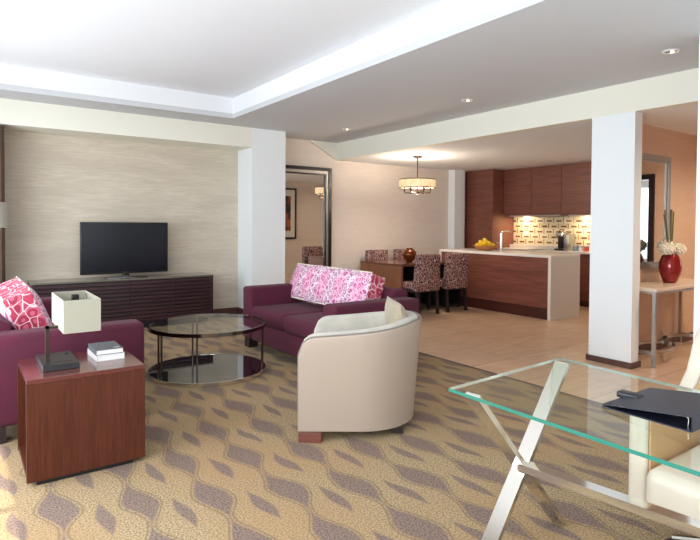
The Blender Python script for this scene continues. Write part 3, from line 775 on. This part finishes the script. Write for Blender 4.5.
copy_tree(c0, 'leaf print dining chair with its back to us, right of the near pair', (6.34, 6.20, 0), 0)
copy_tree(c0, 'leaf print dining chair on the far side of the table, left one', (5.93, 7.26, 0), pi)
copy_tree(c0, 'leaf print dining chair on the far side of the table, behind the bronze pot', (6.56, 7.26, 0), pi)

# chandelier
t = thing('chandelier', 'drum chandelier with glowing mica shade and dark bronze frame above the dining table', 'chandelier', (5.86, 6.38, HB))
MB().lathe([(0, -0.0), (0.075, -0.0), (0.075, -0.022), (0.06, -0.03), (0, -0.03)]).build('canopy', X['bronze'], t)
MB().tube([(0, 0, -0.02), (0, 0, -0.60)], 0.009, 10).build('stem', X['bronze'], t)
Rd, zt, zb = 0.285, -0.37, -0.50
MB().lathe([(Rd, zb), (Rd, zt), (Rd-0.004, zt), (Rd-0.004, zb), (Rd, zb)], n=64).build('lamp_shade', X['mica'], t)
m = MB()
for z in (zt, zb): m.lathe([(Rd+0.004, z-0.006), (Rd+0.004, z+0.006), (Rd-0.008, z+0.006), (Rd-0.008, z-0.006), (Rd+0.004, z-0.006)], n=64)
m.build('rim', X['bronze'], t)
m = MB()
for k in range(6):
    a = 2*pi*k/6+0.3; x, y = 0.2*math.cos(a), 0.2*math.sin(a)
    m.tube([(x, y, -0.47), (x, y, -0.575), (0, 0, -0.575)], 0.0, sq=(0.018, 0.018)).tube([(x, y, -0.49), (Rd/0.2*x, Rd/0.2*y, -0.49)], 0.0, sq=(0.01, 0.01))
m.lathe([(0, -0.55), (0.03, -0.56), (0.03, -0.595), (0, -0.61)])
m.build('arm_frame', X['bronze'], t)
for k in range(6):
    a = 2*pi*k/6+0.3; x, y = 0.2*math.cos(a), 0.2*math.sin(a)
    MB().tube([(x, y, -0.47), (x, y, -0.41)], 0.012, 8).build('bulb', X['bulb'], t)
light('chandelier_glow', 'POINT', (5.86, 6.38, HB-0.36), 42, (1, 0.86, 0.70), size=0.10)
light('chandelier_glow', 'POINT', (5.86, 6.38, HB-0.66), 8, (1, 0.86, 0.70), size=0.10)

# ------------------------------------------------------------------ kitchen
IX0, IX1, IY0, IY1, IH = 6.83, 7.56, 4.638, 6.855, 0.932
t = thing('kitchen_island', 'kitchen island with cherry wood front and white waterfall counter', 'kitchen island', ((IX0+IX1)/2, (IY0+IY1)/2, 0))
w, d = (IX1-IX0)/2, (IY1-IY0)/2
MB().box((-w, -d, IH-0.04), (w, d, IH), 0.002, 1).build('countertop', X['quartz'], t, smooth=0)
MB().box((-w, -d, 0.0), (w, -d+0.045, IH-0.04)).build('end_panel', X['quartz_end'], t, smooth=0)
MB().box((-w, d-0.045, 0.0), (w, d, IH-0.04)).build('end_panel', X['quartz_end'], t, smooth=0)
MB().box((-w+0.012, -d+0.045, 0.165), (w-0.02, d-0.045, IH-0.04)).build('wood_body', X['cherry_h'], t, smooth=0)
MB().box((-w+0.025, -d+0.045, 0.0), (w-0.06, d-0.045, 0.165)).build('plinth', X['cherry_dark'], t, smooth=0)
MB().box((-w-0.0015, -d-0.001, 0.0), (-w+0.001, -d+0.045, IH-0.001)).build('edge_strip', X['quartz'], t, smooth=0)

t = thing('kitchen_tap', 'tall chrome kitchen tap rising from the island counter', 'tap', (7.40, 5.98, IH))
MB().lathe([(0, 0), (0.035, 0), (0.035, 0.01), (0.028, 0.015), (0, 0.015)]).tube([(0, 0, 0.01), (0, 0, 0.29)], 0.026, 16).build('body', X['chrome'], t)
MB().tube([(0, 0, 0.25), (0.0, 0.0, 0.30), (0.02, -0.04, 0.325), (0.05, -0.12, 0.325), (0.06, -0.16, 0.305)], 0.013, 10).build('spout', X['chrome'], t)
MB().tube([(0, 0.02, 0.12), (0, 0.09, 0.13)], 0.008, 8).build('handle', X['chrome'], t)
o = MB().lathe([(0, 0.0), (0.10, 0.0), (0.14, 0.02), (0.20, 0.075), (0.205, 0.085), (0.195, 0.082), (0.13, 0.03), (0.09, 0.012), (0, 0.012)]).build('fruit_bowl', X['wicker'], loc=(7.22, 6.17, IH))
m_ = o
tag(o, 'shallow wicker bowl of lemons on the island counter', 'bowl')
k = 0; lem = None
for (lx, ly, lz) in ((0, 0, 0.05), (0.08, 0.02, 0.055), (-0.08, 0.01, 0.055), (0.02, 0.085, 0.055), (-0.02, -0.085, 0.055), (0.1, -0.075, 0.085), (-0.1, 0.08, 0.085), (0.045, 0.045, 0.12), (-0.045, -0.03, 0.12), (0.03, -0.06, 0.12), (-0.05, 0.05, 0.125), (0.0, 0.0, 0.165)):
    if lem is None:
        mm = MB().ball((0, 0, 0), 0.037, 0.046, 0.037, 16); 
        for v in mm.bm.verts:
            if abs(v.co.y) > 0.042: v.co.y *= 1.12
        lem = o = mm.build('lemon', X['lemon']); tag(o, 'yellow lemon heaped in the wicker bowl on the island', 'lemon', 'lemons in the wicker bowl')
    else:
        o = lem.copy(); COL.objects.link(o)
    o.location = (7.22+lx, 6.17+ly, IH+lz); o.rotation_euler = (random.uniform(0, 1), 0, random.uniform(0, 3))

# tall unit
t = thing('tall_cabinet', 'floor to ceiling cherry wood cabinet at the left end of the kitchen', 'cabinet', (8.60, 7.255, 0))
MB().box((-0.29, -0.345, 0.10), (0.325, 0.345, HB-0.004)).build('body', X['cherry_h'], t, smooth=0)
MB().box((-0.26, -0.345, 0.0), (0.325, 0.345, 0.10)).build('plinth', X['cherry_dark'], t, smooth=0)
for (z0_, z1_) in ((0.105, 1.30), (1.305, HB-0.008)):
    MB().box((-0.312, -0.345, z0_), (-0.29, 0.345, z1_), 0.002, 1).build('door', X['cherry_h'], t, smooth=0)
# wall units
UY = (6.905, 6.27, 5.655, 5.04, 4.42)
UN = ('cherry wood wall cabinet beside the tall cabinet', 'cherry wood wall cabinet directly above the hood', 'cherry wood wall cabinet above the coffee machine', 'cherry wood wall cabinet partly behind the white column')
for k in range(4):
    y1_, y0_ = UY[k]-0.002, UY[k+1]+0.002
    t = thing('wall_cabinet', UN[k], 'cabinet', (8.60, (y0_+y1_)/2, 1.55), 0, 'kitchen wall cabinets'); hy = (y1_-y0_)/2
    MB().box((0.02, -hy, 0), (0.325, hy, HB-1.554)).build('body', X['cherry_h'], t, smooth=0)
    MB().box((0.0, -hy+0.001, -0.004), (0.02, hy-0.001, HB-1.558), 0.002, 1).build('door', X['cherry_h'], t, smooth=0)
t = thing('range_hood', 'slim steel extractor hood under the wall cabinets', 'hood', (8.60, 5.96, 1.51))
MB().box((-0.05, -0.30, 0.01), (0.30, 0.30, 0.038), 0.003, 1).build('body', X['steel'], t, smooth=0)
MB().box((0.0, -0.22, 0.0), (0.25, 0.22, 0.01)).build('filter', X['darkchrome'], t, smooth=0)
for (yy, l_) in ((6.6, 0.55), (5.35, 0.5), (4.72, 0.5)):
    o = MB().box((8.74, yy-l_/2, 1.525), (8.80, yy+l_/2, 1.545)).build('under_cabinet_light', X['white'], smooth=0)
    nm = {6.6: 'slim light bar under the wall cabinet beside the tall cabinet', 5.35: 'slim light bar under the wall cabinet above the coffee machine', 4.72: 'slim light bar under the wall cabinet hidden by the column'}[yy]
    tag(o, nm, 'light', 'under cabinet light bars')
    light('under_cabinet_glow', 'AREA', (8.77, yy, 1.52), 7.5, (1, 0.78, 0.48), size=0.04, size_y=l_, direction=(0.15, 0, -1))
# base run
t = thing('base_cabinets', 'cherry wood base cabinets along the kitchen wall behind the island', 'cabinet', (8.46, 5.66, 0))
MB().box((0.02, -1.24, 0.10), (0.46, 1.24, 0.885)).build('body', X['cherry_h'], t, smooth=0)
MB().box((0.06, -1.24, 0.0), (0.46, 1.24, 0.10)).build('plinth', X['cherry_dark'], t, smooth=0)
for k in range(4):
    y0_ = -1.24+k*0.62
    MB().box((0.0, y0_+0.002, 0.105), (0.02, y0_+0.618, 0.88), 0.002, 1).build('door', X['cherry_h'], t, smooth=0)
o = MB().box((8.44, 4.42, 0.885), (8.925, 6.905, 0.92), 0.002, 1).box((8.80, 4.42, 0.92), (8.925, 6.905, 0.99), 0.002, 1).build('worktop', X['quartz'], smooth=0)
tag(o, 'white worktop with raised ledge running below the mosaic splashback', 'worktop')
o = MB().box((8.918, 4.42, 0.99), (8.929, 6.905, 1.55)).build('backsplash', X['mosaic'], smooth=0)
tag(o, 'cream and brown mosaic splashback above the kitchen worktop', 'backsplash')
o = MB().box((8.50, 5.62, 0.92), (8.78, 6.25, 0.927)).build('cooktop', X['blackgloss'], smooth=0)
tag(o, 'flat black cooktop set on the worktop below the hood', 'cooktop')
t = thing('wall_socket', 'white double socket plate on the mosaic splashback', 'socket', (8.917, 6.60, 1.20))
MB().box((-0.008, -0.07, -0.04), (0, 0.07, 0.04), 0.002, 1).build('plate', X['white'], t, smooth=0)
MB().box((-0.009, -0.045, -0.015), (-0.008, -0.015, 0.015)).box((-0.009, 0.015, -0.015), (-0.008, 0.045, 0.015)).build('outlet', X['quartz_end'], t, smooth=0)
t = thing('coffee_machine', 'black and silver capsule coffee machine on the kitchen worktop', 'coffee machine', (8.60, 5.60, 0.92)).scale = (1.12, 1.12, 1.12)
t = bpy.data.objects['coffee_machine']
MB().box((-0.06, -0.03, 0.0), (0.14, 0.12, 0.03), 0.004).box((0.03, -0.03, 0.03), (0.14, 0.12, 0.27), 0.01).build('body', X['black'], t)
MB().box((-0.05, -0.02, 0.20), (0.14, 0.11, 0.29), 0.025, 3).build('brew_head', X['chrome'], t)
MB().box((-0.05, -0.12, 0.0), (0.14, -0.035, 0.26), 0.008).build('water_tank', X['steel'], t)
MB().tube([(-0.05, 0.045, 0.28), (-0.02, 0.045, 0.33), (0.08, 0.045, 0.32)], 0.008, 8).build('lever', X['darkchrome'], t)
for (yy, rr, hh_, mt, lb) in ((5.37, 0.045, 0.10, 'ceramicblue', 'blue grey tin beside the coffee machine'), (5.27, 0.035, 0.09, 'white', 'white tin between the blue grey and red tins'), (5.175, 0.04, 0.10, 'redtin', 'red tin at the right end of the worktop by the column')):
    t = thing('canister', lb, 'tin', (8.62, yy, 0.92), 0, 'tins on the kitchen worktop')
    MB().lathe([(0, 0), (rr, 0), (rr, hh_-0.02), (0, hh_-0.02)], n=24).build('body', X[mt], t)
    MB().lathe([(0, hh_-0.02), (rr+0.002, hh_-0.02), (rr+0.002, hh_), (0, hh_)], n=24).build('lid', X['steel'], t)

# ------------------------------------------------------------------ entry console
t = thing('console_table', 'console table with cream marble top and looped steel base under the entry mirror', 'console table', (5.365, 2.505, 0))
CL, CD = 1.36, 0.385
MB().box((0, 0, 0.725), (CL, CD, 0.76), 0.004, 2).build('tabletop', X['marble'], t, smooth=0)
MB().box((0.015, 0.015, 0.70), (CL-0.015, CD-0.015, 0.725)).build('top_frame', X['steel'], t, smooth=0)
for (px, py) in ((0.03, 0.03), (CL-0.03, 0.03), (0.03, CD-0.03), (CL-0.03, CD-0.03)):
    MB().tube([(px, py, 0.70), (px, py, 0.0)], 0, sq=(0.03, 0.03)).build('leg', X['steel'], t, smooth=0)
def loop(cx, cy, rx, ry, z):
    return [(cx+rx*math.cos(2*pi*i/40), cy+ry*math.sin(2*pi*i/40), z) for i in range(40)]
m = MB().tube(loop(0.03+0.33, CD/2, 0.33, CD/2-0.03, 0.13), 0, closed=True, sq=(0.012, 0.03))
m.tube(loop(CL-0.03-0.33, CD/2, 0.33, CD/2-0.03, 0.13), 0, closed=True, sq=(0.012, 0.03))
m.tube([(0.03, 0.03, 0.13), (0.03, CD-0.03, 0.13)], 0, sq=(0.02, 0.03)).tube([(CL-0.03, 0.03, 0.13), (CL-0.03, CD-0.03, 0.13)], 0, sq=(0.02, 0.03))
m.tube([(0.34, 0.03, 0.13), (CL/2, CD/2, 0.13), (CL-0.34, CD-0.03, 0.13)], 0, sq=(0.012, 0.03))
m.build('stretcher', X['steel'], t, smooth=0)
VX, VY = 6.09, 2.71
o = MB().lathe([(0, 0), (0.055, 0), (0.065, 0.01), (0.098, 0.09), (0.110, 0.16), (0.104, 0.22), (0.082, 0.28), (0.066, 0.30), (0.058, 0.30), (0.07, 0.27), (0.09, 0.2), (0, 0.02)]).build('vase', X['redglass'], loc=(VX, VY, 0.76))
tag(o, 'glossy red bulbous vase on the entry console table', 'vase')
bl = None
for (dx, dy, dz, lb) in ((-0.085, 0.0, 0.36, 'white hydrangea head in the red vase, left one'), (0.085, -0.03, 0.355, 'white hydrangea head in the red vase, right one'), (0.0, 0.05, 0.385, 'white hydrangea head in the red vase, top middle one')):
    t = thing('hydrangea', lb, 'flower', (VX, VY, 0.76), 0, 'white hydrangeas in the red vase')
    m = MB()
    rnd = random.Random(int(dx*1000)+5)
    m.ball((dx, dy, dz), 0.07, 0.07, 0.055, 14)
    for i in range(70):
        th = math.acos(1-2*(i+0.5)/70); ph = i*2.39996
        px, py, pz = dx+0.075*math.sin(th)*math.cos(ph), dy+0.075*math.sin(th)*math.sin(ph), dz+0.06*math.cos(th)
        q = rnd.uniform(0.011, 0.017); m.ball((px, py, pz), q, q, q*0.8, 6)
    m.build('petals', X['bloom'], t)
    MB().tube([(dx*0.3, dy*0.3, 0.06), (dx*0.5, dy*0.5, 0.25), (dx, dy, dz-0.03)], 0.004, 6).build('stem', X['stem'], t)
for k, (dx, dy, top, off) in enumerate(((-0.14, 0.0, 0.76, -0.02), (-0.115, 0.02, 0.72, -0.01), (0.01, 0.0, 0.77, 0.0), (0.03, 0.02, 0.77, 0.01), (0.055, 0.0, 0.75, 0.02))):
    o = MB().tube([(off, 0, 0.05), (off*1.2, 0, 0.3), (dx, dy, top)], 0.0075, 8).build('reed_stem', X['stem'], loc=(VX, VY, 0.76))
    tag(o, 'upright ' + ('leaning green reed in the red vase, on the left of its pair' if k == 0 else 'green reed in the red vase, leaning left beside the outermost' if k == 1 else 'thick straight reed at the left of the right hand bunch' if k == 2 else 'straight reed in the middle of the right hand bunch' if k == 3 else 'straight reed at the right of the right hand bunch'), 'reed', 'reeds in the red vase')

# ------------------------------------------------------------------ glass desk
DX0, DX1, DY1, DY0 = 1.487, 2.245, 1.452, 0.05
t = thing('glass_desk', 'glass topped desk on crossed polished steel legs in the right foreground', 'desk', ((DX0+DX1)/2, (DY0+DY1)/2, 0))
w, d = (DX1-DX0)/2, (DY1-DY0)/2
gp = [(-w, d-0.014), (-w+0.012, -d), (w-0.03, -d), (w+0.015, d+0.03)]
m = MB().prism(gp, 0.728, 0.74); m.bm.normal_update()
for f_ in m.bm.faces: f_.material_index = 0 if abs(f_.normal.z) > 0.5 else (1 if f_.normal.x < -0.5 else 2)
m.build('glass_top', [X['glass'], X['edge'], X['edge_pale']], t, smooth=0)
FR = Matrix.Translation((0, 1.395-(DY0+DY1)/2, 0)) @ Matrix.Rotation(0.13, 4, 'Z') @ Matrix.Translation((0, -(1.395-(DY0+DY1)/2), 0))
def bar(p, q, wy, th):
    """flat bar between p and q in an x-z plane, wide along y"""
    p, q = Vector(p), Vector(q); dd = (q-p).normalized(); n = Vector((-dd.z, 0, dd.x))
    t_ = bmesh.new(); vs = []
    for P in (p, q):
        for (a, b) in ((-1, -1), (1, -1), (1, 1), (-1, 1)): vs.append(t_.verts.new(P+Vector((0, 1, 0))*a*wy/2+n*b*th/2))
    t_.faces.new(vs[3::-1]); t_.faces.new(vs[4:])
    for i in range(4): t_.faces.new((vs[i], vs[(i+1) % 4], vs[4+(i+1) % 4], vs[4+i]))
    bmesh.ops.recalc_face_normals(t_, faces=t_.faces[:])
    return t_
for ye in (1.395-(DY0+DY1)/2, -d+0.09):
    for (xa, xb) in ((w-0.02, -w+0.03), (-w+0.03, w-0.03)):
        m = MB(); m.merge(bar((xa, ye, 0.727), (xb, ye, 0.0), 0.062, 0.022)); m.xf(FR); m.build('leg', X['chrome'], t, smooth=0)
MB().box((-0.028, -d+0.09, 0.355), (0.028, 1.395-(DY0+DY1)/2, 0.385)).xf(FR).build('stretcher', X['chrome'], t, smooth=0)

# ring binder
t = thing('ring_binder', 'closed navy blue ring binder lying on the glass desk', 'binder', (1.757, 0.99, 0.7405), 0)
bw, bd = 0.275, 0.325
def P3(x, y, z): return (x, y, z)
def slant(z0a, z0b, th):       # plate sloping along -y
    return [(0.0, z0a), (-bw, z0b), (-bw, z0b+th), (0.0, z0a+th)]
MB().prism(slant(0.0, 0.0, 0.004), 0, bd, axis='x').build('back_cover', X['navy'], t, smooth=0)
MB().prism(slant(0.008, 0.044, 0.004), 0, bd, axis='x', bevel=0.001).build('front_cover', X['navy'], t, smooth=0)
MB().box((0, -bw-0.004, 0), (bd, -bw, 0.048), 0.0015, 1).build('spine', X['navy'], t, smooth=0)
MB().box((0.14, 0.028, 0.003), (0.185, -0.05, 0.024), 0.005, 3).build('strap_tab', X['black'], t)
MB().tube([(0.03, -bw+0.02, 0.005), (0.03, -bw+0.018, 0.03), (0.03, -bw+0.03, 0.04), (0.03, -bw+0.05, 0.03)], 0.002, 6).tube([(0.2, -bw+0.02, 0.005), (0.2, -bw+0.018, 0.03), (0.2, -bw+0.03, 0.04), (0.2, -bw+0.05, 0.03)], 0.002, 6).build('rings', X['chrome'], t)

# white leather desk armchair (faces the desk, -x)
t = thing('desk_armchair', 'white leather armchair with panel arms drawn up behind the glass desk', 'armchair', (2.27, 0.825, 0))
for s in (-1, 1):
    y0, y1 = (0.265, 0.34) if s > 0 else (-0.34, -0.265)
    m = MB().prism([(0.0, 0.19), (0.62, 0.19), (0.72, 0.84), (0.64, 0.87), (0.58, 0.80), (0.52, 0.68), (0.42, 0.60), (0.0, 0.585)], y0, y1, axis='y', bevel=0.018, seg=3)
    m.build('arm_panel', X['wleather'], t)
    MB().prism([(0.02, 0.30), (0.54, 0.30), (0.56, 0.72), (0.46, 0.63), (0.34, 0.578), (0.02, 0.565)], (0.255 if s > 0 else -0.262), (0.262 if s > 0 else -0.255), axis='y').build('arm_inner_shade', X['wleather_shade'], t, smooth=0)  # thin sheet carrying the tan shade of the inner arm
MB().box((-0.05, -0.255, 0.185), (0.50, 0.255, 0.385), 0.05, 5).build('seat_cushion', X['wleather'], t)
MB().prism([(0.46, 0.36), (0.56, 0.30), (0.68, 0.86), (0.64, 0.89), (0.58, 0.86)], -0.262, 0.262, axis='y', bevel=0.018, seg=3).build('backrest', X['wleather'], t)
MB().tube([(0.27, 0, 0.2), (0.27, 0, 0.07)], 0.03, 14).build('pedestal', X['chrome'], t)
for k in range(5):
    a = 2*pi*k/5+0.9
    m = MB().tube([(0.27, 0, 0.085), (0.27+0.26*math.cos(a), 0.26*math.sin(a), 0.062)], 0.013, 8)
    lg = m.build('base_spoke', X['chrome'], t)
    cx2, cy2 = 0.27+0.26*math.cos(a), 0.26*math.sin(a)
    MB().tube([(cx2-0.012, cy2, 0.027), (cx2+0.012, cy2, 0.027)], 0.027, 14).build('castor', X['black'], lg)
